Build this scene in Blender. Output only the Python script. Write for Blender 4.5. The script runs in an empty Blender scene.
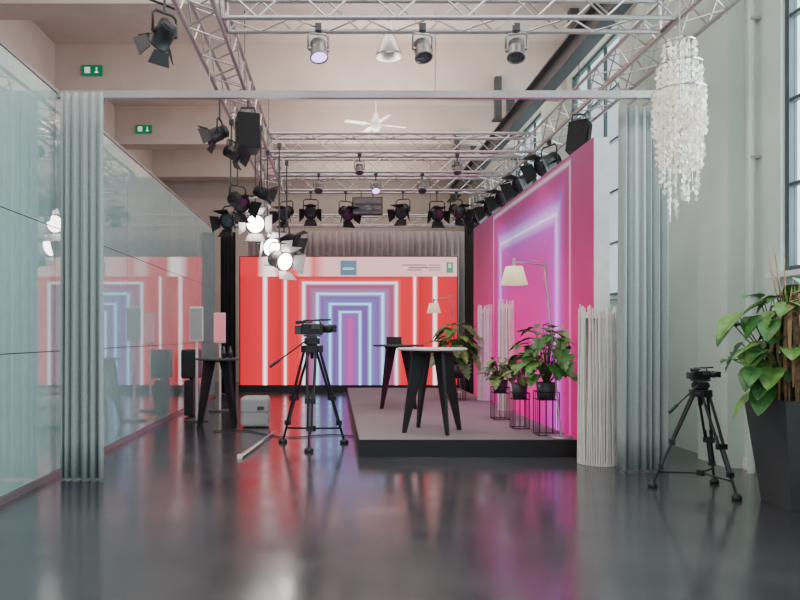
import bpy, math, random
from mathutils import Vector, Matrix
random.seed(7)
V=Vector
scene=bpy.context.scene

# ---------------------------------------------------------------- materials
def mat(name,col,rough=0.6,metal=0.0,emit=None,es=0.0,var=0.06,scale=8.0,bump=0.0,coat=0.0,ior=None,trans=0.0,alpha=None):
    m=bpy.data.materials.new(name); m.use_nodes=True
    nt=m.node_tree; b=nt.nodes['Principled BSDF']
    tc=nt.nodes.new('ShaderNodeTexCoord')
    nz=nt.nodes.new('ShaderNodeTexNoise'); nz.inputs['Scale'].default_value=scale; nz.inputs['Detail'].default_value=4
    nt.links.new(tc.outputs['Object'],nz.inputs['Vector'])
    cr=nt.nodes.new('ShaderNodeValToRGB')
    c=V(col)
    cr.color_ramp.elements[0].position=0.3; cr.color_ramp.elements[1].position=0.7
    cr.color_ramp.elements[0].color=(*(c*(1-var)),1); cr.color_ramp.elements[1].color=(*(c*(1+var)),1)
    nt.links.new(nz.outputs['Fac'],cr.inputs['Fac'])
    nt.links.new(cr.outputs['Color'],b.inputs['Base Color'])
    b.inputs['Roughness'].default_value=rough; b.inputs['Metallic'].default_value=metal
    b.inputs['Coat Weight'].default_value=coat
    b.inputs['Coat Roughness'].default_value=0.03
    if ior: b.inputs['IOR'].default_value=ior
    b.inputs['Transmission Weight'].default_value=trans
    if alpha is not None: b.inputs['Alpha'].default_value=alpha
    if emit:
        b.inputs['Emission Color'].default_value=(*emit,1); b.inputs['Emission Strength'].default_value=es
    if bump>0:
        bp=nt.nodes.new('ShaderNodeBump'); bp.inputs['Strength'].default_value=bump; bp.inputs['Distance'].default_value=0.02
        nt.links.new(nz.outputs['Fac'],bp.inputs['Height']); nt.links.new(bp.outputs['Normal'],b.inputs['Normal'])
    return m

M={}
M['plaster']=mat('plaster_cream',(0.62,0.53,0.475),0.9,scale=2.5,var=0.05,bump=0.1)
M['plaster_w']=mat('plaster_pale_green',(0.64,0.74,0.66),0.85,scale=2.5,var=0.03,bump=0.1)
M['black']=mat('matte_black',(0.012,0.012,0.014),0.45)
M['blackcloth']=mat('black_drape',(0.01,0.01,0.012),0.95,scale=20)
M['steel']=mat('dark_steel',(0.07,0.075,0.08),0.5,0.2)
M['alu']=mat('truss_aluminium',(0.50,0.47,0.47),0.38,0.85,scale=30)
M['chrome']=mat('chrome',(0.7,0.7,0.7),0.15,1.0)
M['grey']=mat('light_grey_fabric',(0.42,0.42,0.42),0.85,scale=60)
M['white']=mat('white_laminate',(0.8,0.78,0.76),0.35)
M['cord']=mat('white_cord',(0.85,0.82,0.78),0.6)
M['curtain']=mat('grey_curtain',(0.36,0.41,0.40),0.95,scale=40,var=0.06)
M['curtainb']=mat('back_drape_grey',(0.38,0.32,0.32),0.9,scale=40,var=0.08)
M['carpet']=mat('stage_carpet',(0.22,0.19,0.205),0.95,scale=90,var=0.18,bump=0.2)
M['planter']=mat('planter_anthracite',(0.07,0.07,0.075),0.42,scale=5)
M['leaf']=mat('leaf_green',(0.045,0.17,0.035),0.38,scale=14,var=0.45)
M['leaf2']=mat('leaf_light',(0.13,0.30,0.06),0.42,scale=14,var=0.4)
M['stem']=mat('stem_green',(0.12,0.2,0.06),0.6)
M['dry']=mat('dry_leaf_tan',(0.34,0.21,0.11),0.8,scale=20,var=0.5)
M['bark']=mat('bark_brown',(0.16,0.10,0.06),0.9,scale=25,var=0.4,bump=0.6)
M['soil']=mat('soil',(0.03,0.02,0.015),1.0,scale=40,var=0.4)
M['shade']=mat('lamp_shade_parchment',(0.85,0.72,0.5),0.8,emit=(1.0,0.74,0.45),es=0.7)
M['lit']=mat('lit_lens',(1,1,1),0.3,emit=(1.0,0.93,0.88),es=16)
M['litdoor']=mat('barn_door_silver_glow',(0.5,0.48,0.48),0.4,0.5,emit=(1,.95,.92),es=0.06)  # faint emission paints the lamp's spill onto the silver doors
M['lens']=mat('dark_lens',(0.05,0.05,0.07),0.08,coat=1)
M['violet']=mat('violet_led_lens',(0.3,0.2,0.8),0.2,emit=(0.55,0.4,1.0),es=4)
M['shell']=mat('capiz_shell',(0.92,0.86,0.76),0.25,emit=(1.0,0.84,0.64),es=0.2,scale=30,var=0.08)
M['exitg']=mat('exit_sign_green',(0.0,0.2,0.08),0.4,emit=(0.0,0.28,0.10),es=0.3)
M['exitw']=mat('exit_sign_white',(0.9,0.9,0.9),0.4,emit=(0.8,1,0.9),es=0.5)
M['frame']=mat('window_frame_dark',(0.05,0.07,0.075),0.5)
M['seam']=mat('partition_seam',(0.10,0.13,0.13),0.5)
M['pinkscr']=mat('pink_display',(0.7,0.25,0.3),0.3,emit=(1,0.25,0.32),es=0.5)
M['bottle']=mat('bottle_dark_glass',(0.02,0.03,0.03),0.08,coat=1)
M['yoke']=mat('grey_metal_fixture',(0.35,0.34,0.34),0.35,0.8)
M['logo']=mat('logo_bluegrey',(0.1,0.2,0.3),0.5,emit=(0.10,0.2,0.3),es=1.0)
M['logog']=mat('logo_green',(0.05,0.3,0.15),0.5,emit=(0.05,0.25,0.12),es=1.0)
M['logot']=mat('logo_text_dark',(0.2,0.1,0.1),0.5,emit=(0.25,0.12,0.12),es=0.6)

def nodes(m): 
    m.use_nodes=True; nt=m.node_tree
    return nt, nt.nodes['Principled BSDF']
def math_n(nt,op,a,b=None):
    n=nt.nodes.new('ShaderNodeMath'); n.operation=op
    for i,v in enumerate((a,b)):
        if v is None: continue
        if isinstance(v,(int,float)): n.inputs[i].default_value=v
        else: nt.links.new(v,n.inputs[i])
    return n.outputs[0]
def ramp(nt,fac,stops,interp='LINEAR'):
    r=nt.nodes.new('ShaderNodeValToRGB'); r.color_ramp.interpolation=interp
    e=r.color_ramp.elements
    while len(e)>1: e.remove(e[-1])
    e[0].position=stops[0][0]; e[0].color=(*stops[0][1],1)
    for p,c in stops[1:]:
        x=e.new(p); x.color=(*c,1)
    nt.links.new(fac,r.inputs['Fac']); return r.outputs['Color']

def floor_mat():
    m=bpy.data.materials.new('polished_concrete'); nt,b=nodes(m)
    tc=nt.nodes.new('ShaderNodeTexCoord')
    n1=nt.nodes.new('ShaderNodeTexNoise'); n1.inputs['Scale'].default_value=0.7; n1.inputs['Detail'].default_value=8; n1.inputs['Roughness'].default_value=0.65
    nt.links.new(tc.outputs['Object'],n1.inputs['Vector'])
    c=ramp(nt,n1.outputs['Fac'],[(0.3,(0.036,0.036,0.043)),(0.5,(0.052,0.052,0.060)),(0.72,(0.080,0.078,0.085))])
    nt.links.new(c,b.inputs['Base Color'])
    n2=nt.nodes.new('ShaderNodeTexNoise'); n2.inputs['Scale'].default_value=2.2; n2.inputs['Detail'].default_value=6
    nt.links.new(tc.outputs['Object'],n2.inputs['Vector'])
    r=ramp(nt,n2.outputs['Fac'],[(0.3,(0.13,)*3),(0.7,(0.22,)*3)])
    nt.links.new(r,b.inputs['Roughness'])
    b.inputs['IOR'].default_value=2.05
    return m
M['floor']=floor_mat()

def glass_panel_mat():
    m=bpy.data.materials.new('backpainted_white_glass'); nt,b=nodes(m)
    tc=nt.nodes.new('ShaderNodeTexCoord')
    vo=nt.nodes.new('ShaderNodeTexVoronoi'); vo.inputs['Scale'].default_value=9
    nt.links.new(tc.outputs['Object'],vo.inputs['Vector'])
    nz=nt.nodes.new('ShaderNodeTexNoise'); nz.inputs['Scale'].default_value=1.1
    nt.links.new(tc.outputs['Object'],nz.inputs['Vector'])
    s=math_n(nt,'MULTIPLY',vo.outputs['Distance'],0.25)
    s=math_n(nt,'ADD',s,nz.outputs['Fac'])
    c=ramp(nt,s,[(0.3,(0.32,0.50,0.48)),(0.9,(0.40,0.58,0.56))])
    nt.links.new(c,b.inputs['Base Color'])
    b.inputs['Roughness'].default_value=0.02; b.inputs['IOR'].default_value=3.4
    return m
M['gpanel']=glass_panel_mat()

def led_mat():
    m=bpy.data.materials.new('led_wall_content'); nt,b=nodes(m)
    tc=nt.nodes.new('ShaderNodeTexCoord'); sx=nt.nodes.new('ShaderNodeSeparateXYZ')
    nt.links.new(tc.outputs['Object'],sx.inputs[0])
    ax=math_n(nt,'ABSOLUTE',sx.outputs['X'])
    az=math_n(nt,'DIVIDE',sx.outputs['Z'],0.8)
    d=math_n(nt,'MAXIMUM',ax,az)
    d=math_n(nt,'DIVIDE',d,2.8)
    k=2.8
    red=(0.80,0.014,0.030); rd2=(0.64,0.008,0.020); W=(1.6,1.3,1.3); sal=(0.92,0.10,0.12); BL=(0.5,1.05,1.5)
    st=[(0.0,(0.62,0.08,0.34)),(0.10/k,(0.36,0.08,0.42)),(0.20/k,(0.22,0.14,0.50)),(0.235/k,BL),(0.255/k,BL),(0.29/k,(0.18,0.12,0.45)),(0.40/k,(0.20,0.07,0.34)),
        (0.455/k,(0.20,0.28,0.66)),(0.475/k,BL),(0.495/k,BL),(0.54/k,(0.16,0.20,0.56)),(0.70/k,(0.24,0.09,0.36)),(0.76/k,(0.26,0.34,0.66)),(0.79/k,BL),(0.81/k,BL),(0.86/k,(0.34,0.20,0.42)),
        (1.04/k,(0.42,0.05,0.14)),(1.09/k,(0.52,0.24,0.36)),(1.125/k,(1.0,1.25,1.45)),(1.145/k,(1.0,1.25,1.45)),(1.19/k,sal),(1.27/k,red),(1.50/k,red),(1.555/k,sal),(1.575/k,W),(1.605/k,W),(1.63/k,sal),(1.70/k,rd2),
        (2.02/k,red),(2.07/k,W),(2.10/k,W),(2.16/k,red),(1.0,rd2)]
    r1=ramp(nt,d,st[:16]+[(0.87/k,(0.34,0.20,0.42))])
    r2=ramp(nt,d,st[15:])
    mx=nt.nodes.new('ShaderNodeMix'); mx.data_type='RGBA'
    nt.links.new(math_n(nt,'GREATER_THAN',d,0.865/k),mx.inputs[0])
    nt.links.new(r1,mx.inputs[6]); nt.links.new(r2,mx.inputs[7])
    P=(1.0,0.55,0.54)
    hx=ramp(nt,math_n(nt,'DIVIDE',math_n(nt,'ADD',sx.outputs['X'],3.0),6.0),[(0.0,red),(0.12,red),(0.16,W),(0.19,W),(0.21,red),(0.28,sal),(0.30,P),(0.33,P),(0.35,(0.85,0.12,0.12)),(0.40,P),(1.0,P)])
    mh=nt.nodes.new('ShaderNodeMix'); mh.data_type='RGBA'
    nt.links.new(math_n(nt,'GREATER_THAN',sx.outputs['Z'],1.07),mh.inputs[0])
    nt.links.new(mx.outputs[2],mh.inputs[6]); nt.links.new(hx,mh.inputs[7])
    b.inputs['Base Color'].default_value=(0.02,0.02,0.02,1); b.inputs['Roughness'].default_value=0.5
    nt.links.new(mh.outputs[2],b.inputs['Emission Color']); b.inputs['Emission Strength'].default_value=1.35
    return m
M['led']=led_mat()

def pink_mat():
    m=bpy.data.materials.new('magenta_backdrop_print'); nt,b=nodes(m)
    tc=nt.nodes.new('ShaderNodeTexCoord'); sx=nt.nodes.new('ShaderNodeSeparateXYZ')
    nt.links.new(tc.outputs['Object'],sx.inputs[0])
    ay=math_n(nt,'ABSOLUTE',math_n(nt,'SUBTRACT',sx.outputs['Y'],10.9))
    az=math_n(nt,'MULTIPLY',math_n(nt,'SUBTRACT',sx.outputs['Z'],1.35),0.95)
    d=math_n(nt,'MAXIMUM',ay,az)
    d=math_n(nt,'DIVIDE',d,4.0)
    c=ramp(nt,d,[(0.0,(0.64,0.02,0.26)),(0.25,(0.56,0.035,0.30)),(0.36,(0.50,0.07,0.50)),(0.390,(0.75,0.32,0.95)),(0.395,(1.1,0.75,1.2)),(0.400,(0.75,0.32,0.95)),(0.44,(0.48,0.06,0.42)),
              (0.48,(0.46,0.03,0.20)),(0.515,(0.46,0.025,0.18)),(0.526,(0.75,0.25,0.5)),(0.53,(0.75,0.25,0.5)),(0.54,(0.44,0.03,0.15)),(1,(0.38,0.03,0.12))])
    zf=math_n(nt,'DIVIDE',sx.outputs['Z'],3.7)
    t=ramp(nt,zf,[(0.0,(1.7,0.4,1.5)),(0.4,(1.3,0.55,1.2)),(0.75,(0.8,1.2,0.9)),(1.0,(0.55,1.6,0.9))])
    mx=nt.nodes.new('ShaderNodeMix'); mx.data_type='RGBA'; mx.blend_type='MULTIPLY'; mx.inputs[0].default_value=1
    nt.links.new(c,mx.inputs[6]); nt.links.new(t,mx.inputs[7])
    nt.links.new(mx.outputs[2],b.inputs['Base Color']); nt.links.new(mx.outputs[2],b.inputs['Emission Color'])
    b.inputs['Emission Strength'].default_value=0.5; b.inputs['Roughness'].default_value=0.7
    return m
M['pink']=pink_mat()

def pane_mat():
    m=bpy.data.materials.new('window_glass'); m.use_nodes=True; nt=m.node_tree; nt.nodes.clear()
    o=nt.nodes.new('ShaderNodeOutputMaterial'); t=nt.nodes.new('ShaderNodeBsdfTransparent'); g=nt.nodes.new('ShaderNodeBsdfGlossy'); g.inputs['Roughness'].default_value=0.02
    t.inputs[0].default_value=(0.92,0.97,0.98,1)
    x=nt.nodes.new('ShaderNodeMixShader'); x.inputs[0].default_value=0.06
    nt.links.new(t.outputs[0],x.inputs[1]); nt.links.new(g.outputs[0],x.inputs[2]); nt.links.new(x.outputs[0],o.inputs[0])
    return m
M['pane']=pane_mat()

# ---------------------------------------------------------------- mesh builder
class B:
    def __init__(s): s.v=[];s.f=[];s.m=[];s.mats=[];s.sm=[]
    def mi(s,k):
        if k not in s.mats: s.mats.append(k)
        return s.mats.index(k)
    def add(s,vs,fs,k,smooth=False):
        o=len(s.v); s.v+= [tuple(x) for x in vs]; i=s.mi(k)
        for f in fs: s.f.append(tuple(a+o for a in f)); s.m.append(i); s.sm.append(smooth)
    def box(s,c,sz,k,R=None,taper=1.0):
        c=V(c); vs=[]
        for z in (-.5,.5):
            t=taper if z>0 else 1.0
            for x,y in ((-.5,-.5),(.5,-.5),(.5,.5),(-.5,.5)):
                p=V((x*sz[0]*t,y*sz[1]*t,z*sz[2]))
                if R is not None: p=R@p
                vs.append(c+p)
        s.add(vs,[(3,2,1,0),(4,5,6,7),(0,1,5,4),(1,2,6,5),(2,3,7,6),(3,0,4,7)],k)
    def rbox(s,c,sz,r,k,R=None):
        c=V(c); vs=[];fs=[]; n=5
        def ring(hx,hy,rr,z):
            out=[]
            for q,(sx,sy) in enumerate(((1,1),(-1,1),(-1,-1),(1,-1))):
                for i in range(n):
                    a=math.pi/2*(q+i/(n-1))
                    out.append(V((sx*(hx-rr)+rr*math.cos(a),sy*(hy-rr)+rr*math.sin(a),z)))
            return out
        hz=sz[2]/2; rings=[]
        for i in range(4):
            a=math.pi/2*i/3; ins=r*(1-math.sin(a)); zz=-hz+r*(1-math.cos(a))
            rings.append((ins,zz))
        rings=rings+[(i_,-z_) for i_,z_ in reversed(rings)]
        for ins,zz in rings:
            for p in ring(sz[0]/2-ins,sz[1]/2-ins,max(r-ins,0.0005),zz):
                if R is not None: p=R@p
                vs.append(c+p)
        N=4*n
        for j in range(len(rings)-1):
            for i in range(N): fs.append((j*N+i,j*N+(i+1)%N,(j+1)*N+(i+1)%N,(j+1)*N+i))
        fs.append(tuple(reversed(range(N)))); fs.append(tuple(range((len(rings)-1)*N,len(rings)*N)))
        s.add(vs,fs,k)
    def cyl(s,a,b,r0,r1=None,k='black',n=8,caps=True):
        a=V(a);b=V(b); r1=r0 if r1 is None else r1
        d=(b-a); 
        if d.length<1e-6: return
        d.normalize(); u=d.orthogonal().normalized(); w=d.cross(u)
        vs=[a+(u*math.cos(t)+w*math.sin(t))*r0 for t in [2*math.pi*i/n for i in range(n)]]
        vs+=[b+(u*math.cos(t)+w*math.sin(t))*r1 for t in [2*math.pi*i/n for i in range(n)]]
        s.add(vs,[(i,(i+1)%n,n+(i+1)%n,n+i) for i in range(n)],k,n>6)
        if caps: s.add(vs,[tuple(reversed(range(n))),tuple(range(n,2*n))],k)
    def tube(s,pts,r,k,n=6,r1=None):
        pts=[V(p) for p in pts]; r1=r if r1 is None else r1; L=len(pts); vs=[]
        u=None
        for i,p in enumerate(pts):
            d=(pts[min(i+1,L-1)]-pts[max(i-1,0)]).normalized()
            u=d.orthogonal().normalized() if u is None else (u-d*u.dot(d)).normalized()
            w=d.cross(u); rr=r+(r1-r)*i/(L-1)
            vs+=[p+(u*math.cos(2*math.pi*j/n)+w*math.sin(2*math.pi*j/n))*rr for j in range(n)]
        fs=[(i*n+j,i*n+(j+1)%n,(i+1)*n+(j+1)%n,(i+1)*n+j) for i in range(L-1) for j in range(n)]
        fs+=[tuple(reversed(range(n))),tuple(range((L-1)*n,L*n))]
        s.add(vs,fs,k,True)
    def lathe(s,o,d,prof,k,n=20):
        o=V(o); d=V(d).normalized(); u=d.orthogonal().normalized(); w=d.cross(u); vs=[]
        for a,r in prof:
            vs+=[o+d*a+(u*math.cos(2*math.pi*j/n)+w*math.sin(2*math.pi*j/n))*max(r,0.0005) for j in range(n)]
        s.add(vs,[(i*n+j,i*n+(j+1)%n,(i+1)*n+(j+1)%n,(i+1)*n+j) for i in range(len(prof)-1) for j in range(n)],k,True)
    def obj(s,name,origin=None,parent=None):
        me=bpy.data.meshes.new(name); 
        o=V(origin) if origin else V((0,0,0))
        me.from_pydata([tuple(V(p)-o) for p in s.v],[],s.f)
        for k in s.mats: me.materials.append(M[k])
        me.polygons.foreach_set('material_index',s.m); me.polygons.foreach_set('use_smooth',s.sm)
        me.update()
        ob=bpy.data.objects.new(name,me); ob.location=o; scene.collection.objects.link(ob)
        if parent: ob.parent=parent
        return ob
def empty(name,loc=(0,0,0)):
    e=bpy.data.objects.new(name,None); e.location=loc; scene.collection.objects.link(e); return e
def simplebox(name,lo,hi,k):
    b=B(); lo=V(lo);hi=V(hi); b.box((lo+hi)/2,hi-lo,k); return b.obj(name)

# ---------------------------------------------------------------- room shell
XL,XR,YB,YF,ZC=-5.2,4.3,21.0,-3.0,6.8
simplebox('floor',(XL-.2,YF,-0.2),(XR+.2,YB+.2,0),'floor')
simplebox('ceiling',(XL-.2,YF,ZC),(XR+.2,YB+.2,ZC+.2),'plaster')
simplebox('wall_left',(XL-.2,YF,0),(XL,YB,ZC),'plaster')
simplebox('wall_back',(XL-.2,YB,0),(XR+.2,YB+.2,ZC),'plaster')
wins=[(0.2,2.6),(4.3,6.75),(10.6,12.8),(14.6,16.8)]
wz0,wz1=2.0,6.1
b=B()
ys=[YF]+[y for w in wins for y in w]+[YB]
for i in range(0,len(ys),2):
    b.box((XR+.15,(ys[i]+ys[i+1])/2,ZC/2),(.3,ys[i+1]-ys[i],ZC),'plaster_w')
for y0,y1 in wins:
    b.box((XR+.15,(y0+y1)/2,wz0/2),(.3,y1-y0,wz0),'plaster_w')
    b.box((XR+.15,(y0+y1)/2,(wz1+ZC)/2),(.3,y1-y0,ZC-wz1),'plaster_w')
b.obj('wall_right')
for n,(y0,y1) in enumerate(wins):
    b=B(); x=XR+.08
    for y in (y0+.03,y1-.03): b.box((x,y,(wz0+wz1)/2),(.08,.06,wz1-wz0),'frame')
    nb=3
    for i in range(1,nb): b.box((x,y0+(y1-y0)*i/nb,(wz0+wz1)/2),(.05,.035,wz1-wz0-.1),'frame')
    nz=5
    for i in range(nz+1):
        z=wz0+.03+(wz1-wz0-.06)*i/nz
        b.box((x,(y0+y1)/2,z),(.06,y1-y0-.12,.06 if i in(0,nz) else .035),'frame')
    b.box((x+.01,(y0+y1)/2,(wz0+wz1)/2),(.008,y1-y0-.12,wz1-wz0-.1),'pane')
    b.box((XR-.04,(y0+y1)/2,wz0-.03),(.18,y1-y0+.1,.05),'white')
    b.obj('window_%d'%(n+1))
for i,(y0,y1) in enumerate([(7.35,7.95),(9.3,9.75)]):
    simplebox('trim_%d'%(i+1),(XR-.18,y0,0),(XR,y1,5.9),'plaster_w')
simplebox('baseboard_right',(XR-.03,YF,0),(XR,7.34,.12),'white')
simplebox('baseboard_left',(XL,YF,0),(XL+.03,YB,.12),'white')
for i,y in enumerate((2.5,6.0,9.5,13.0,16.5,19.9)):
    simplebox('ceiling_beam' if i==0 else 'ceiling_beam.%03d'%i,(XL,y,5.9),(XR,y+.5,ZC),'plaster')
b=B()
for z,w,h in ((5.2,.22,.03),(5.5,.22,.03)): b.box((3.3,11.5,z),(w,17,h),'steel')
b.box((3.3,11.5,5.35),(.03,17,.28),'steel')
for y in (6.2,9.7,13.2,16.7): b.box((3.3,y,5.7),(.12,.12,.4),'steel')
b.obj('steel_ceiling_girder')
b=B()
for (x,y) in ((3.4,12.95),(3.25,16.45)):
    b.box((x-.4,y-.05,5.75),(.12,.12,.8),'steel')
    b.box((x-.4,y-.05,5.36),(.2,.16,.03),'steel')
b.obj('steel_hanger_brackets')
b=B(); b.cyl((XR-.08,7.1,.0),(XR-.08,7.1,5.9),.035,k='plaster_w',n=12)
for z in (.4,1.8,3.2,4.6): b.box((XR-.05,7.1,z),(.1,.1,.03),'alu')
b.obj('wall_service_pipe')

# ---------------------------------------------------------------- glass partition
b=B(); X0=-2.76; PH=3.8
b.box((X0-.07,9.0,PH/2),(.1,14.2,PH),'seam')
rows=[0.06,1.24,2.46,PH]
yb=[1.9,4.4,6.9,9.3,11.7,14.0,16.1]
for i in range(len(yb)-1):
    for j in range(3):
        y0,y1=yb[i]+.005,yb[i+1]-.005; z0,z1=rows[j]+.005,rows[j+1]-.005
        b.box((X0-.01,(y0+y1)/2,(z0+z1)/2),(.02,y1-y0,z1-z0),'gpanel')
b.box((X0-.06,9.0,PH+.02),(.14,14.2,.04),'alu')
b.box((X0+.0,9.0,.03),(.03,14.2,.06),'alu')
for y in (5.3,7.9,10.4): b.box((X0+.008,y,1.20),(.012,.22,.02),'chrome')
b.obj('wall_glass_partition')

# ---------------------------------------------------------------- LED wall
sc=B(); cx,cz=0.37,1.77
sc.box((0.335,17.25,(3.32+.17)/2),(5.33,.08,3.15),'led')
par=empty('led_video_wall',(0.335,17.25,0))
def kid(bb,name,origin,p):
    ob=bb.obj(name,origin); ob.parent=p; ob.matrix_parent_inverse=Matrix.Translation(-p.location); return ob
kid(sc,'screen',(cx,17.25,cz),par)
b=B(); b.box((0.335,17.27,.085),(5.4,.2,.17),'black'); b.box((0.335,17.36,1.7),(5.4,.12,3.3),'black')
kid(b,'support_base',(0,0,0),par)
b=B(); y=17.205
b.box((.33,y,3.05),(.40,.006,.36),'logo'); b.box((.33,y-.005,3.03),(.28,.004,.05),'exitw')
for i in range(3): b.box((1.95+.1*(i%2),y,3.12-.06*i),(.6-.12*i,.006,.025),'logot')
for i in range(3): b.box((2.45,y,3.12-.06*i),(.3,.006,.02),'logot')
b.box((2.82,y,3.06),(.16,.006,.26),'logog'); b.box((2.82,y-.005,3.1),(.06,.004,.1),'exitw')
kid(b,'logos',(0,0,0),par)

# ---------------------------------------------------------------- drapes
def drape(name,x0,x1,y0,y1,z0,z1,k,amp,nf,seed=0):
    rnd=random.Random(seed); N=nf*12; b=B(); vs=[]; rows=10
    ph=[rnd.uniform(-.5,.5) for _ in range(nf+2)]
    for j in range(rows+1):
        t=j/rows; z=z1+(z0-z1)*t
        for i in range(N+1):
            u=i/N; f=u*nf; i0=int(f); q=ph[i0]+(ph[i0+1]-ph[i0])*(f-i0)
            a=amp*(0.55+.45*t)*(1+.9*q)
            off=a*math.sin(2*math.pi*f+q*2.2*t+q*2)+.2*a*math.sin(4*math.pi*f+q*3)
            along=.12*amp*math.sin(2*math.pi*f*2+q+t*1.5)
            dx,dy=x1-x0,y1-y0; L=math.hypot(dx,dy); nx,ny=-dy/L,dx/L
            vs.append((x0+dx*u+nx*off+dx/L*along,y0+dy*u+ny*off+dy/L*along,z))
    W=N+1
    b.add(vs,[(j*W+i,j*W+i+1,(j+1)*W+i+1,(j+1)*W+i) for j in range(rows) for i in range(N)],k,True)
    return b
def mkdrape(name,*a,**kw):
    ob=drape(name,*a,**kw).obj(name)
    s=ob.modifiers.new('th','SOLIDIFY'); s.thickness=.006
    return ob
mkdrape('stage_curtain',-2.65,-2.24,6.78,6.76,.015,3.74,'curtain',.040,5,1)
mkdrape('stage_curtain.001',2.91,3.42,7.16,7.18,.015,3.74,'curtain',.040,6,2)
b=B(); b.box((.36,6.97,3.79),(6.3,.06,.07),'alu'); 
for x in (-2.45,-2.3,-2.6,3.0,3.15,3.3): b.box((x,6.9 if x<0 else 7.05,3.755),(.02,.24,.02),'alu')
for x in (-1.25,1.0): b.cyl((x,6.97,3.82),(x,6.97,4.36 if x<0 else 5.9),.006,k='alu')
b.cyl((3.38,6.97,3.82),(3.38,6.97,4.36),.006,k='alu')
b.obj('curtain_track')
mkdrape('backdrop_drape',-2.2,3.3,17.7,17.7,.01,4.02,'curtainb',.06,34,3)
mkdrape('black_masking_drape',-2.72,-2.36,16.65,16.65,.01,3.85,'blackcloth',.05,4,4)
mkdrape('black_masking_drape.001',3.05,3.6,16.5,16.4,.01,4.0,'blackcloth',.05,6,5)
mkdrape('black_masking_drape.002',3.02,3.12,15.05,16.3,.01,3.7,'blackcloth',.04,6,6)

b=B(); b.box((2.955,11.45,1.83),(.01,6.9,3.66),'pink'); b.box((3.05,11.45,1.83),(.18,6.9,3.66),'white')
b.obj('wall_pink_backdrop')
b=B(); sx0,sx1,sy0,sy1=.285,2.79,8.03,15.9
b.box(((sx0+sx1)/2,(sy0+sy1)/2,.085),(sx1-sx0-.01,sy1-sy0-.01,.17),'black')
b.box(((sx0+sx1)/2,(sy0+sy1)/2,.185),(sx1-sx0,sy1-sy0,.03),'carpet')
b.box(((sx0+sx1)/2,sy0-.006,.10),(sx1-sx0+.02,.012,.20),'black')
b.box((sx0-.006,(sy0+sy1)/2,.10),(.012,sy1-sy0,.20),'black')
b.obj('stage_platform')

# ---------------------------------------------------------------- trusses
def truss(name,a,c,w=.3,h=.3,step=.32,hang=(),k='alu',up=5.9):
    a=V(a);c=V(c); d=(c-a); L=d.length; d.normalize(); s=V((-d.y,d.x,0)) ; z=V((0,0,1)); b=B()
    cs=[(i*w/2,j*h/2) for i,j in((-1,-1),(1,-1),(1,1),(-1,1))]
    for i,j in cs: b.cyl(a+s*i+z*j,c+s*i+z*j,.024,k=k,n=7)
    n=int(L/step)
    for q in range(n):
        p0=a+d*(L*q/n); p1=a+d*(L*(q+1)/n)
        for e in range(4):
            (i0,j0),(i1,j1)=cs[e],cs[(e+1)%4]
            if q%2: i0,j0,i1,j1=i1,j1,i0,j0
            b.cyl(p0+s*i0+z*j0,p1+s*i1+z*j1,.0095,k=k,n=5,caps=False)
    for t in [0,L]:
        p=a+d*t
        for e in range(4):
            (i0,j0),(i1,j1)=cs[e],cs[(e+1)%4]; b.cyl(p+s*i0+z*j0,p+s*i1+z*j1,.015,k=k,n=5)
    for t,zt in hang:
        p=a+d*t; b.cyl(p+z*(h/2),V((p.x,p.y,zt)),.006,k='steel',n=5)
        b.cyl(p-s*(w/2)+z*(h/2+.02),p+s*(w/2)+z*(h/2+.02),.02,k='steel',n=5)
    return b.obj(name)
ZT=4.52
truss('lighting_truss',(-1.25,4.4,ZT),(-1.25,14.3,ZT),.34,.34,hang=[(1.8,5.9),(5.3,5.9),(8.8,5.9)])
truss('lighting_truss.001',(3.38,4.4,ZT),(3.38,16.7,ZT),.34,.34,hang=[(1.8,5.9),(5.3,5.9),(8.8,5.9),(12.28,5.9)])
truss('lighting_truss.002',(-1.05,6.7,ZT),(3.18,6.7,ZT),.3,.3)
truss('lighting_truss.003',(-1.05,11.5,ZT),(3.18,11.5,ZT),.3,.3)
truss('lighting_truss.004',(-1.05,12.9,ZT),(3.18,12.9,ZT),.3,.3)
truss('lighting_truss.005',(-1.4,14.5,ZT),(3.18,14.5,ZT),.3,.3)
truss('lighting_truss.006',(-2.7,16.9,4.15),(3.7,16.9,4.15),.25,.25,hang=[(1,5.9),(5,5.9)])

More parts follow.
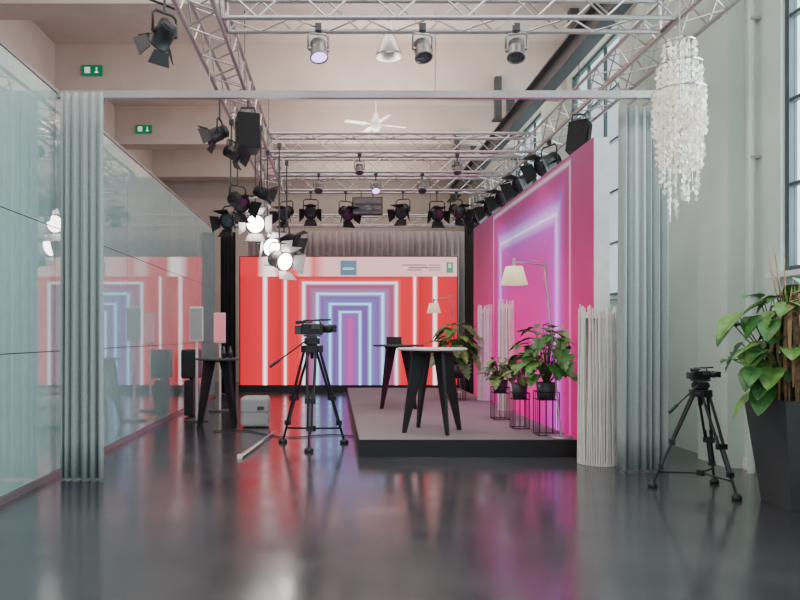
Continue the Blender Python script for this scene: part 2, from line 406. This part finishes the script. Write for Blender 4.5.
# ---------------------------------------------------------------- stage lights
def stage_light(name,p,aim,s=.3,top=None,lit='lens',doors=True,bodyk='black',doork=None):
    b=B(); p=V(p); d=V(aim).normalized(); doork=doork or bodyk
    r=s*.36; L=s*.9
    b.lathe(p-d*L/2,d,[(0,0),(0,r*.55),(L*.08,r*.75),(L*.35,r*.82),(L*.45,r),(L*.95,r*1.02),(L*.95,r*1.12),(L,r*1.12),(L,r*.96)],bodyk,18)
    for i in range(4): b.lathe(p-d*L/2,d,[(L*(.1+.07*i),r*.8),(L*(.1+.07*i),r*.95),(L*(.12+.07*i),r*.95),(L*(.12+.07*i),r*.8)],bodyk,14)
    b.lathe(p-d*L/2,d,[(L*.94,r*.98),(L*.97,r*.6),(L*.985,0)],lit,18)
    side=d.cross(V((0,0,1)))
    side=side.normalized() if side.length>.05 else V((1,0,0))
    upv=side.cross(d).normalized()
    if doors:
        f=p+d*(L/2)
        for ax,pe in ((upv,side),(-upv,side),(side,upv),(-side,upv)):
            a0=f+ax*r*1.08; a1=a0+d*r*1.1+ax*r*.75
            vs=[a0-pe*r*.75,a0+pe*r*.75,a1+pe*r*1.15,a1-pe*r*1.15]
            nn=(vs[1]-vs[0]).cross(vs[2]-vs[0]).normalized()*.004
            vv=[x+nn for x in vs]+[x-nn for x in vs]
            b.add(vv,[(0,1,2,3),(7,6,5,4),(0,4,5,1),(1,5,6,2),(2,6,7,3),(3,7,4,0)],doork)
    yt=p+V((0,0,1))*(r*1.9)
    for sg in (-1,1):
        b.cyl(p+side*sg*r*.8,p+side*sg*r*1.3,.02,k=bodyk)
        a=p+side*sg*r*1.25; b.tube([a,a+V((0,0,r*1.6)),yt+side*sg*r*.9],.011,bodyk,5)
    b.cyl(yt-side*r*.95,yt+side*r*.95,.012,k=bodyk,n=6)
    if top:
        b.cyl(yt,V((p.x,p.y,top+.01)),.013,k='steel',n=6)
        b.box((p.x,p.y,top-.02),(.06,.06,.07),'steel')
    return b.obj(name)
cnt=[0]
def SL(*a,**k):
    n='stage_light' if cnt[0]==0 else 'stage_light.%03d'%cnt[0]; cnt[0]+=1
    return stage_light(n,*a,**k)
TB=4.34
SL((-1.40,5.75,3.88),(-.6,.6,-.5),.24,TB)
SL((-1.40,8.5,3.85),(-.9,.1,-.35),.24,TB)
SL((-1.42,9.6,3.9),(.7,-.3,-.4),.24,TB)
SL((-1.42,10.2,3.35),(.5,-.5,-.45),.32,TB)
SL((-1.58,10.6,3.15),(-.3,-.7,-.3),.30,TB)
SL((-1.05,9.9,3.42),(.8,.2,-.3),.24,TB)
SL((-1.24,10.9,3.14),(.1,-.9,-.20),.38,TB,lit='lit',bodyk='yoke',doork='litdoor')
SL((-1.08,11.2,2.84),(.45,-.8,-.3),.40,TB,lit='lit',bodyk='yoke',doork='litdoor')
SL((-.86,10.8,2.56),(.6,-.75,-.25),.38,TB,lit='lit',bodyk='yoke',doork='litdoor')
SL((-.82,11.9,3.02),(.9,-.2,-.3),.34,TB,lit='lit',bodyk='black',doork='black')
for x,k in ((-.16,'violet'),(.84,'lens'),(1.74,'lens')):
    SL((x,6.72,4.14),(.1 if x<1 else -.1,-.35,-.95),.22,4.37,lit=k,doors=False,bodyk='yoke')
for i,x in enumerate((-1.0,-.5,.22,1.4,2.1,2.5)):
    SL((x,14.42,3.92+.04*(i%2)),((i%3-1)*.4,-.8,-.45),.34,4.37)
for x,k in ((-.3,'lens'),(.75,'violet'),(1.6,'lens')):
    SL((x,12.85,4.10),(0,-.6,-.8),.20,4.37,lit=k,doors=False,bodyk='yoke')
for x in (.4,2.0): SL((x,11.45,4.12),(0,-.3,-.9),.18,4.37,doors=False,bodyk='yoke')
# hanging monitor on the rear cross truss
b=B(); R=Matrix.Rotation(-.15,3,'X')
b.rbox((.66,14.25,4.02),(.62,.07,.38),.012,'black',R); b.box(V((.66,14.25,4.02))+R@V((0,-.038,0)),(.57,.006,.33),'lens',R)
b.box((.66,14.31,4.1),(.12,.05,.12),'steel')
for dx in (-.12,.12): b.cyl((.66+dx,14.33,4.05),(.66+dx,14.36,4.37),.012,k='steel')
b.cyl((.52,14.33,4.1),(.80,14.33,4.1),.012,k='steel')
b.obj('hanging_monitor')

def speaker(name,p,yaw,pitch,top,sz=(.28,.26,.46)):
    b=B(); R=Matrix.Rotation(yaw,3,'Z')@Matrix.Rotation(pitch,3,'X'); p=V(p)
    b.rbox(p,sz,.02,'black',R)
    b.box(p+R@V((0,-sz[1]/2-.004,0)),(sz[0]*.9,.008,sz[2]*.92),'blackcloth',R)
    for i in (-1,1): b.box(p+R@V((i*(sz[0]/2+.012),0,0)),(.012,.05,sz[2]*.6),'steel',R); b.cyl(p+R@V((i*(sz[0]/2+.012),0,sz[2]*.2)),p+V((i*.08,0,sz[2]*.7)),.01,k='steel',n=6)
    b.cyl(p+V((-.09,0,sz[2]*.7)),p+V((.09,0,sz[2]*.7)),.012,k='steel',n=6)
    b.cyl(p+V((0,0,sz[2]*.7)),V((p.x,p.y,top)),.012,k='steel',n=6)
    return b.obj(name)
speaker('loudspeaker',(-1.09,8.75,3.92),.3,-.15,4.34)
sp=[(3.24,9.3,4.02),(3.24,10.6,4.0),(3.24,11.9,4.0),(3.24,13.15,4.02),(3.24,14.2,4.02),(3.24,15.4,4.02)]
for i,p in enumerate(sp):
    if i in (0,): speaker('loudspeaker.001',p,-.75,-.25,4.34,(.26,.2,.44))
    else: SL(p,(-.8,-.35,-.5),.38,4.34,bodyk='black')
def pendant(name,x,y,z):
    b=B(); b.lathe((x,y,z),(0,0,-1),[(-.34,0),(-.34,.05),(-.30,.075),(-.12,.08),(-.10,.11),(0,.15),(.14,.205),(.18,.21),(.18,.2),(.02,.13)],'yoke',24)
    b.lathe((x,y,z),(0,0,-1),[(.05,0),(.05,.14)],'white',20)
    b.cyl((x,y,z+.34),(x,y,ZC),.008,k='black',n=6)
    b.cyl((x,y,ZC-.06),(x,y,ZC),.05,k='white')
    b.obj(name)
pendant('pendant_lamp',.83,10.8,5.87)
# ceiling fan, at rest
b=B(); fx,fy,fz=.86,14.75,5.85
b.cyl((fx,fy,fz+.2),(fx,fy,ZC),.014,k='white',n=8); b.lathe((fx,fy,ZC),(0,0,-1),[(0,.07),(.08,.05),(.1,.014)],'white',18)
b.lathe((fx,fy,fz),(0,0,-1),[(-.24,.015),(-.22,.05),(-.12,.07),(-.08,.12),(.04,.13),(.10,.10),(.16,.05),(.17,0)],'white',24)
for i in range(4):
    R=Matrix.Rotation(.35+i*math.pi/2,3,'Z')@Matrix.Rotation(.18,3,'X'); c=V((fx,fy,fz-.01))
    b.box(c+R@V((.18,0,0)),(.14,.04,.01),'white',R); b.rbox(c+R@V((.46,0,0)),(.46,.12,.012),.004,'white',R)
b.obj('ceiling_fan')

for i,(x,y,z) in enumerate(((-4.5,12.97,6.3),(-4.5,16.47,6.24))):
    b=B(); b.box((x,y,z),(.38,.05,.19),'exitg')
    b.box((x-.08,y-.028,z+.0),(.1,.006,.11),'exitw'); b.box((x+.09,y-.028,z),(.025,.006,.1),'exitw'); b.box((x+.09,y-.028,z-.04),(.07,.006,.02),'exitw')
    b.obj('exit_sign' if i==0 else 'exit_sign.001')

# ---------------------------------------------------------------- bar tables
def bar_table(name,x,y,z0,r=.42,h=1.04,topk='white',rot=.4,t=.03):
    b=B(); z0+=.001
    b.lathe((x,y,z0+h-t),(0,0,1),[(0,0),(0,r-.01),(.006,r),(t-.006,r),(t,r-.006),(t,0)],topk,40)
    b.lathe((x,y,z0+h-t-.03),(0,0,1),[(0,0),(0,r*.55),(.03,r*.55)],'black',24)
    for i in range(4):
        a=rot+i*math.pi/2; e=V((math.cos(a),math.sin(a),0)); w=V((-e.y,e.x,0)); o=V((x,y,z0)); th=.022
        top0,top1=e*.06,e*.27; bt0,bt1=e*.36,e*.41
        zt=V((0,0,h-t-.005))
        vs=[]
        for sg in (-1,1):
            vs+=[o+top0+zt+w*sg*th,o+top1+zt+w*sg*th,o+bt1+w*sg*th*.7,o+bt0+w*sg*th*.7]
        b.add(vs,[(0,1,2,3),(7,6,5,4),(0,4,5,1),(1,5,6,2),(2,6,7,3),(3,7,4,0)],'black')
    return b.obj(name)
bar_table('bar_table',1.21,8.72,.2,r=.43,rot=.35)
bar_table('bar_table.001',1.05,11.6,.2,r=.42,rot=.7,topk='steel')
bar_table('bar_table.002',-1.83,10.9,0,r=.34,rot=.9,topk='steel')
b=B(); b.box((.98,11.55,1.25),(.25,.18,.012),'black'); b.box((.98,11.64,1.31),(.25,.012,.12),'black'); b.obj('tablet_computer')
for i,(x,y) in enumerate(((-1.71,10.8),(-1.63,10.9),(-1.75,11.0))):
    b=B(); b.lathe((x,y,1.042),(0,0,1),[(0,0),(0,.03),(.11,.03),(.14,.012),(.18,.011),(.18,0)],'bottle',14); b.obj('bottle' if i==0 else 'bottle.%03d'%i)
b=B(); b.rbox((-1.22,10.75,.235),(.42,.42,.45),.05,'grey'); b.box((-1.22,10.75,.24),(.425,.425,.006),'steel')
b.box((-1.12,10.53,.3),(.1,.012,.05),'steel'); b.obj('grey_pouf')
def totem(name,x,y,k,h=1.9):
    b=B(); b.cyl((x,y,0),(x,y,.02),.2,k='steel',n=24); b.cyl((x,y,.02),(x,y,h-.5),.022,k='white',n=12)
    b.rbox((x,y-.03,h-.27),(.22,.05,.56),.015,'white'); b.box((x,y-.06,h-.27),(.19,.008,.5),k); b.obj(name)
totem('display_stand',-2.25,11.4,'grey',1.85)
totem('display_stand.001',-2.12,12.9,'pinkscr',1.8)
b=B()
b.rbox((-2.5,12.2,.32),(.16,.5,.6),.02,'black'); b.rbox((-2.5,12.2,.9),(.3,.36,.5),.03,'black'); b.cyl((-2.5,12.2,.6),(-2.5,12.2,.7),.03,k='steel')
b.obj('loudspeaker_stack')
b=B(); b.cyl((-1.08,7.95,.03),(-.86,9.9,.03),.014,k='alu'); b.cyl((-1.05,7.95,.03),(-.93,9.0,.04),.010,k='white'); b.box((-1.08,7.96,.02),(.05,.10,.04),'white'); b.obj('folded_light_stand')
b=B(); b.tube([(-1.75+.25*i,10.1+.25*math.sin(i*1.1)-.08*i,.012) for i in range(9)],.008,'black'); b.obj('floor_cable')
b=B(); b.tube([(XL+.02,6.2,4.9),(-4.3,6.25,4.45),(-3.4,6.3,4.5),(-2.6,6.35,4.8),(-1.46,6.4,4.38)],.012,'black'); b.tube([(XL+.02,6.2,5.1),(-4.2,6.25,4.6),(-3.2,6.3,4.65),(-1.46,6.5,4.70)],.008,'black'); b.obj('hanging_cable')

# ---------------------------------------------------------------- tripods & cameras
def tripod(name,x,y,H,R,rot,u=1.0,spread=True):
    b=B(); c=V((x,y,0)); top=V((x,y,H-.16*u))
    for i in range(3):
        a=rot+i*2*math.pi/3; e=V((math.cos(a),math.sin(a),0)); w=V((-e.y,e.x,0))
        t=top+e*.07*u; f=c+e*R+V((0,0,.03))
        for sg in (-1,1): b.cyl(t+w*sg*.05*u,t.lerp(f,.55)+w*sg*.036*u,.016*u,k='black',n=8)
        b.cyl(t.lerp(f,.5),t.lerp(f,.82),.019*u,k='steel',n=8)
        for sg in (-1,1): b.cyl(t.lerp(f,.42)+w*sg*.024*u,t.lerp(f,.80)+w*sg*.024*u,.011*u,k='black',n=6)
        b.cyl(t.lerp(f,.78),f,.015*u,k='black',n=8)
        R3=Matrix.Rotation(a,3,'Z')
        b.box(t.lerp(f,.53),(.05*u,.12*u,.06*u),'black',R3); b.box(t.lerp(f,.80),(.045*u,.07*u,.055*u),'black',R3)
        b.lathe(c+e*R,(0,0,1),[(0,0),(0,.050*u),(.025,.055*u),(.05,.03*u),(.06,.0)],'black',12)
        b.box(t,(.08*u,.13*u,.08*u),'black',R3)
        if spread:
            b.cyl(c+V((0,0,.20*u)),t.lerp(f,.86),.012*u,k='black',n=6)
    if spread: b.cyl(c+V((0,0,.17*u)),c+V((0,0,.23*u)),.045*u,k='black',n=12)
    b.lathe(top-V((0,0,.04*u)),(0,0,1),[(-.08,0),(-.08,.02),(0,.025*u),(0,.085*u),(.05*u,.09*u),(.06*u,.05*u),(.09*u,.05*u)],'black',18)
    b.rbox(top+V((0,0,.09*u)),(.13*u,.12*u,.10*u),.015*u,'black'); b.cyl(top+V((-.09*u,0,.09*u)),top+V((.09*u,0,.09*u)),.035*u,k='black',n=14)
    b.box(top+V((0,0,.150*u)),(.2*u,.07*u,.02*u),'steel')
    p0=top+V((-.06*u,-.06*u,.10*u)); p1=p0+V((-.30*u,-.12*u,-.22*u)); b.cyl(p0,p1,.009*u,k='black'); b.cyl(p1,p1.lerp(p0,-.35),.017*u,k='black')
    return b.obj(name)
def camcorder(name,x,y,z,u=1.0):
    b=B(); c=V((x,y,z+.075*u))
    b.rbox(c,(.30*u,.13*u,.15*u),.015*u,'black'); 
    b.rbox(c+V((-.19*u,0,-.005)),(.09*u,.10*u,.12*u),.01*u,'steel')
    d=V((1,0,0)); o=c+d*.15*u+V((0,0,.01*u))
    b.lathe(o,d,[(0,0),(0,.055*u),(.05*u,.055*u),(.055*u,.06*u),(.11*u,.06*u),(.115*u,.05*u),(.14*u,.05*u)],'black',18)
    b.box(o+d*.16*u,(.05*u,.13*u,.10*u),'black'); b.box(o+d*.187*u,(.004*u,.11*u,.08*u),'lens')
    b.tube([c+V((-.12*u,0,.07*u)),c+V((-.12*u,0,.125*u)),c+V((.10*u,0,.125*u)),c+V((.12*u,0,.07*u))],.012*u,'black',8)
    b.cyl(c+V((-.22*u,-.09*u,.10*u)),c+V((-.08*u,-.09*u,.10*u)),.028*u,.02*u,k='black',n=12); b.cyl(c+V((-.1*u,-.09*u,.1*u)),c+V((0,0,.1*u)),.01*u,k='black')
    b.cyl(c+V((.02*u,.06*u,.13*u)),c+V((.26*u,.06*u,.135*u)),.014*u,k='black',n=10)
    b.box(c+V((.05*u,-.10*u,.04*u)),(.11*u,.014*u,.07*u),'steel'); b.box(c+V((.05*u,-.08*u,.04*u)),(.02*u,.06*u,.02*u),'black')
    return b.obj(name)
tripod('camera_tripod',-.29,8.85,1.40,.46,-1.62,1.1)
camcorder('video_camera',-.29,8.85,1.402,.92)
tripod('camera_tripod.001',3.30,6.32,1.0,.40,-1.3,.78)
camcorder('video_camera.001',3.30,6.32,1.002,.5)

# ---------------------------------------------------------------- floor lamps
def floor_lamp(name,px,py,z0,elbow,head,r=.16):
    b=B(); b.lathe((px,py,z0),(0,0,1),[(0,0),(0,.14),(.015,.14),(.025,.12),(.03,.02)],'alu',28)
    P=V((px,py,z0+.03)); E=V(elbow); Hh=V(head)
    b.cyl(P,E,.012,k='alu',n=10); b.cyl(E,Hh+V((0,0,.06)),.010,k='alu',n=10)
    b.cyl(E-V((0,.03,0)),E+V((0,.03,0)),.022,k='alu',n=12)
    b.tube([P.lerp(E,.75),E.lerp(Hh,.18)+V((0,0,.05)),Hh.lerp(E,.5)+V((0,0,.07))],.003,'chrome',5)
    b.cyl(Hh+V((0,0,.1)),Hh-V((0,0,.02)),.018,k='alu',n=10)
    b.lathe(Hh,(0,0,-1),[(0,.02),(0,r*.62),(r*1.35,r),(r*1.35,r*.97),(.004,r*.6)],'shade',32)
    for i in range(3):
        a=i*2.1; b.cyl(Hh,Hh+V((math.cos(a)*r*.62,math.sin(a)*r*.62,0)),.003,k='alu',n=5)
    b.obj(name)
floor_lamp('floor_lamp',2.64,8.19,.2,(2.58,8.6,2.26),(2.20,8.6,2.24),.165)
floor_lamp('floor_lamp.001',2.62,14.6,.2,(2.42,14.6,2.2),(2.06,14.6,2.06),.15)

# ---------------------------------------------------------------- string columns
def cord_column(name,x,y,z0,r,h,sq=False,seed=0):
    rnd=random.Random(seed); b=B()
    n=int(2*math.pi*r/.026)
    b.lathe((x,y,z0),(0,0,1),[(0,0),(0,r*.95),(.02,r*.95),(.02,0)],'white',24)
    b.lathe((x,y,z0+h*.93),(0,0,1),[(0,r*.86),(.012,r*.86),(.012,0),(0,0)],'white',24)
    b.cyl((x,y,z0+.02),(x,y,z0+h*.94),.05,k='white',n=10)
    for i in range(n):
        a=2*math.pi*i/n; rr=r*rnd.uniform(.92,1.0); a2=a+rnd.uniform(-.18,.18); hh=h*rnd.uniform(.96,1.02)
        b.cyl((x+rr*math.cos(a),y+rr*math.sin(a),z0+.004),(x+rr*.93*math.cos(a2),y+rr*.93*math.sin(a2),z0+hh),.0085,k='cord',n=5)
    for i in range(n//2):
        a=2*math.pi*i/n*2; rr=r*.8; a2=a+rnd.uniform(-.3,.3)
        b.cyl((x+rr*math.cos(a),y+rr*math.sin(a),z0+.02),(x+rr*math.cos(a2),y+rr*math.sin(a2),z0+h*.97),.008,k='cord',n=5)
    b.obj(name)
cord_column('cord_floor_column',2.86,7.62,0,.215,1.70,seed=1)
cord_column('cord_floor_column.001',2.74,11.2,.2,.125,1.74,seed=2)
cord_column('cord_floor_column.002',2.76,12.9,.2,.135,1.73,seed=3)

# ---------------------------------------------------------------- plants
def leaf(b,base,d,size,k,lobed=True,droop=.35,width=.42):
    base=V(base); d=V(d).normalized(); s=d.cross(V((0,0,1)))
    s=s.normalized() if s.length>.05 else V((1,0,0)); n=s.cross(d).normalized()
    N=13; mid=[];l=[];r=[]
    for i in range(N+1):
        t=i/N; w=width*size*(math.sin(math.pi*min(1,t**.62))**.75 if 0<t<1 else 0)
        if lobed and i%2==0 and 2<i<N: w*=.55
        m=base+d*size*t-V((0,0,1))*droop*size*t*t
        back=-d*size*.10*(1-t) if t<.3 else d*size*.05
        mid.append(m); l.append(m+s*w+n*w*.22+back); r.append(m-s*w+n*w*.22+back)
    vs=mid+l+r; W=N+1; fs=[]
    for i in range(N): fs+=[(i,i+1,W+i+1,W+i),(i+1,i,2*W+i,2*W+i+1)]
    b.add(vs,fs,k,False)
def bush(b,o,n,spread,hgt,size,seed,lobed=True,ks=('leaf','leaf2'),zmin=.15,xmax=9):
    rnd=random.Random(seed); o=V(o)
    for i in range(n):
        a=i*2.4+rnd.uniform(-.4,.4); q=rnd.uniform(zmin,1); e=V((math.cos(a),math.sin(a),0))
        rad=spread*(1-.55*q)*rnd.uniform(.5,1); tip=o+e*rad+V((0,0,hgt*q))
        dd=e*rnd.uniform(.5,1)+V((rnd.uniform(-.4,.4),rnd.uniform(-.5,.1),rnd.uniform(-.8,.3)))
        sz=size*rnd.uniform(.7,1.15)
        if tip.x+dd.normalized().x*sz+sz*.25>xmax: dd.x=-abs(dd.x)*.4; tip.x=min(tip.x,xmax-sz*.5)
        b.tube([o+e*.02,o.lerp(tip,.5)+V((0,0,hgt*.12)),tip],.006,'stem',5,.004)
        leaf(b,tip,dd,sz,rnd.choice(ks),lobed,width=.46)
def wire_stand(b,x,y,z0,w,h):
    c=[(x+i*w/2,y+j*w/2) for i,j in((-1,-1),(1,-1),(1,1),(-1,1))]
    for i in range(4):
        p,q=c[i],c[(i+1)%4]
        b.cyl((*p,z0),(*p,z0+h),.006,k='black',n=6)
        for z in (.006,h): b.cyl((*p,z0+z),(*q,z0+z),.006,k='black',n=6)
        for t in (.33,.66):
            xx,yy=p[0]+(q[0]-p[0])*t,p[1]+(q[1]-p[1])*t; b.cyl((xx,yy,z0),(xx,yy,z0+h),.004,k='black',n=5)
    b.box((x,y,z0+h*.82),(w*.96,w*.96,.008),'black')
def potted(name,x,y,z0,w,h,potr,poth,n,spread,hg,size,seed,lobed=True,xmax=9):
    b=B(); wire_stand(b,x,y,z0,w,h); z=z0+h*.82+.004
    b.lathe((x,y,z),(0,0,1),[(0,0),(0,potr*.8),(poth,potr),(poth,potr*.92),(poth-.02,potr*.9)],'planter',24)
    b.lathe((x,y,z),(0,0,1),[(poth-.02,potr*.91),(poth-.02,0)],'soil',20)
    if n: bush(b,(x,y,z+poth-.02),n,spread,hg,size,seed,lobed,xmax=xmax)
    b.obj(name)
potted('potted_monstera',2.54,8.42,.2,.24,.52,.12,.2,46,.38,.72,.25,11,xmax=2.93)
potted('potted_monstera.001',2.36,10.0,.2,.22,.46,.11,.18,28,.24,.32,.18,12)
potted('potted_philodendron',2.38,9.02,.2,.20,.46,.105,.2,20,.16,.44,.15,13,False)
potted('potted_monstera.002',2.25,13.0,.2,.3,.5,.15,.25,46,.44,.76,.31,14)

# big planter right
b=B(); px,py=3.84,5.75; H=.88; t,bt=.32,.22
vs=[]
for hw,z in ((bt,0),(t,H),(t-.03,H),(t-.04,H-.08)):
    for i,j in((-1,-1),(1,-1),(1,1),(-1,1)): vs.append((px+i*hw,py+j*hw*.9,z))
fs=[(3,2,1,0)]
for r in range(3): fs+=[(r*4+i,r*4+(i+1)%4,(r+1)*4+(i+1)%4,(r+1)*4+i) for i in range(4)]
b.add(vs,fs,'planter'); b.add(vs[12:16],[(0,1,2,3)],'soil')
o=V((px-.18,py-.05,H-.08)); rnd=random.Random(5)
b.tube([o+V((.02,0,0)),o+V((.05,0,.35)),o+V((.04,.0,.75))],.04,'bark',10,.025)
b.tube([o+V((-.08,.05,0)),o+V((-.05,.05,.3)),o+V((-.09,.05,.55))],.03,'bark',9,.02)
for i in range(14):
    a=rnd.uniform(0,6.28); e=V((math.cos(a),math.sin(a)*.6,0)); r0=rnd.uniform(.1,.28)
    b.tube([o+V((.02,0,.5)),o+V((.02,0,.9))+e*r0*.5,o+V((.02,0,rnd.uniform(1.0,1.42)))+e*r0],.008,'dry',5,.003)
for i in range(80):
    a=rnd.uniform(0,6.28); e=V((math.cos(a),math.sin(a),0)); z=rnd.uniform(.45,.95); L=rnd.uniform(.25,.7); R=rnd.uniform(.05,.24)
    L=min(L,z-.02)
    s=V((-e.y,e.x,0)); w=rnd.uniform(.010,.024); c0=o+V((.02,-.06,z)); pts=[]
    for q in range(6):
        u=q/5; pts.append(c0+e*R*math.sin(min(1,u*1.6)*1.57)+V((0,0,.06*math.sin(u*3.1)-L*u*u)))
    vs=[]
    for q,p in enumerate(pts): 
        ww=w*(math.sin(math.pi*(q+.6)/6.4)); vs+=[p-s*ww,p+s*ww]
    b.add(vs,[(2*q,2*q+1,2*q+3,2*q+2) for q in range(5)],'dry')
bush(b,o+V((.10,.02,0)),34,.34,1.05,.20,21,False,ks=('leaf','leaf2','leaf'),zmin=.35,xmax=4.25)
for i in range(26):
    tip=o+V((-.14-rnd.uniform(0,.20),rnd.uniform(-.15,.25),rnd.uniform(.12,.98)))
    b.tube([o+V((-.05,0,0)),o.lerp(tip,.55)+V((0,0,.1)),tip],.008,'stem',5,.005)
    leaf(b,tip,V((-.5,rnd.uniform(-.6,.2),rnd.uniform(-.9,.3))),rnd.uniform(.15,.25),'leaf' if i%3 else 'leaf2',i%4==0,.3,.44)
b.obj('potted_houseplant')

# ---------------------------------------------------------------- capiz chandelier
b=B(); cx0,cy0=3.05,6.2; rnd=random.Random(9)
b.cyl((cx0,cy0,3.95),(cx0,cy0,ZC),.006,k='alu',n=6); b.cyl((cx0,cy0,ZC-.05),(cx0,cy0,ZC),.05,k='alu')
for z,r in ((3.98,.13),(3.78,.19),(3.55,.22)):
    b.lathe((cx0,cy0,z),(0,0,1),[(0,r-.006),(0,r+.006),(.012,r+.006),(.012,r-.006),(0,r-.006)],'chrome',28)
    for i in range(4):
        a=i*math.pi/2; b.cyl((cx0,cy0,z+.006),(cx0+r*math.cos(a),cy0+r*math.sin(a),z+.006),.004,k='chrome',n=5)
b.cyl((cx0,cy0,3.5),(cx0,cy0,3.99),.012,k='chrome')
def shell(p,r):
    a=rnd.uniform(0,3.14); nrm=V((math.cos(a),math.sin(a),rnd.uniform(-.35,.35))).normalized(); u=nrm.orthogonal().normalized(); w=nrm.cross(u)
    b.add([p+(u*math.cos(q)+w*math.sin(q))*r for q in [i*math.pi/4 for i in range(8)]],[tuple(range(8))],'shell')
for z0,r,n,l0,l1 in ((3.98,.13,14,.3,.6),(3.98,.07,8,.4,.7),(3.78,.18,18,.5,1.0),(3.55,.21,20,.3,.75),(3.55,.15,15,.6,1.05),(3.55,.08,8,.9,1.15)):
    for i in range(n):
        a=2*math.pi*i/n+rnd.uniform(-.05,.05); L=rnd.uniform(l0,l1); x=cx0+r*math.cos(a); y=cy0+r*math.sin(a)
        b.cyl((x,y,z0),(x,y,z0-L),.0012,k='chrome',n=3,caps=False)
        z=z0-.02
        while z>z0-L:
            shell(V((x+rnd.uniform(-.008,.008),y+rnd.uniform(-.008,.008),z)),rnd.uniform(.017,.024)); z-=.058
b.obj('capiz_shell_chandelier')

# ---------------------------------------------------------------- lights
def area(name,loc,rot,sx,sy,pw,col=(1,1,1)):
    l=bpy.data.lights.new(name,'AREA'); l.shape='RECTANGLE'; l.size=sx; l.size_y=sy; l.energy=pw; l.color=col
    o=bpy.data.objects.new(name,l); o.location=loc; o.rotation_euler=rot; scene.collection.objects.link(o); return o
for i,(y,pw) in enumerate(((4.3,250),(7.8,110),(10.7,85),(14.2,80),(17.6,75))):
    area('overhead_fill',(-.3,y,6.74),(0,0,0),7,.9,pw,(1,.95,.92))  # added fill light kept out of view under the ceiling, no real fittings
for y,pw in ((8,95),(11.5,90),(15,85),(18.6,60)):
    area('upward_fill',(.8,y,5.0),(math.pi,0,0),2.0,1.0,pw,(1,.88,.80))  # added upward fill to brighten ceiling and beams, no lamps stand here
for y0,y1 in wins:
    area('window_daylight',(XR+.6,(y0+y1)/2,4.05),(0,math.radians(90),0),4.0,y1-y0,130 if y0>8 else 300,(.84,.95,1))
def spot(name,loc,tgt,pw,ang,col,r=.1):
    l=bpy.data.lights.new(name,'SPOT'); l.energy=pw; l.spot_size=math.radians(ang); l.spot_blend=.6; l.color=col; l.shadow_soft_size=r
    o=bpy.data.objects.new(name,l); o.location=loc; o.rotation_euler=(V(tgt)-V(loc)).to_track_quat('-Z','Y').to_euler(); scene.collection.objects.link(o)
spot('stage_spot',(-.6,10.0,2.9),(1.6,8.8,.3),80,90,(1,.93,.88))
spot('magenta_wash',(2.0,9.5,4.2),(2.95,10.5,1.2),85,80,(1,.15,.6))
spot('magenta_wash.001',(2.0,12.5,4.2),(2.95,12.8,1.2),85,80,(1,.2,.65))

w=bpy.data.worlds.new('World'); scene.world=w; w.use_nodes=True
bg=w.node_tree.nodes['Background']; bg.inputs[0].default_value=(.86,.93,1,1); bg.inputs[1].default_value=1.15

# ---------------------------------------------------------------- camera
cam=bpy.data.cameras.new('camera'); co=bpy.data.objects.new('camera',cam); scene.collection.objects.link(co)
co.location=(0,0,1.4); co.rotation_euler=(math.radians(90),0,0); cam.sensor_width=36; cam.lens=31.5
cam.shift_x=65/800; cam.shift_y=35/800; cam.clip_start=.05; cam.clip_end=200
scene.camera=co
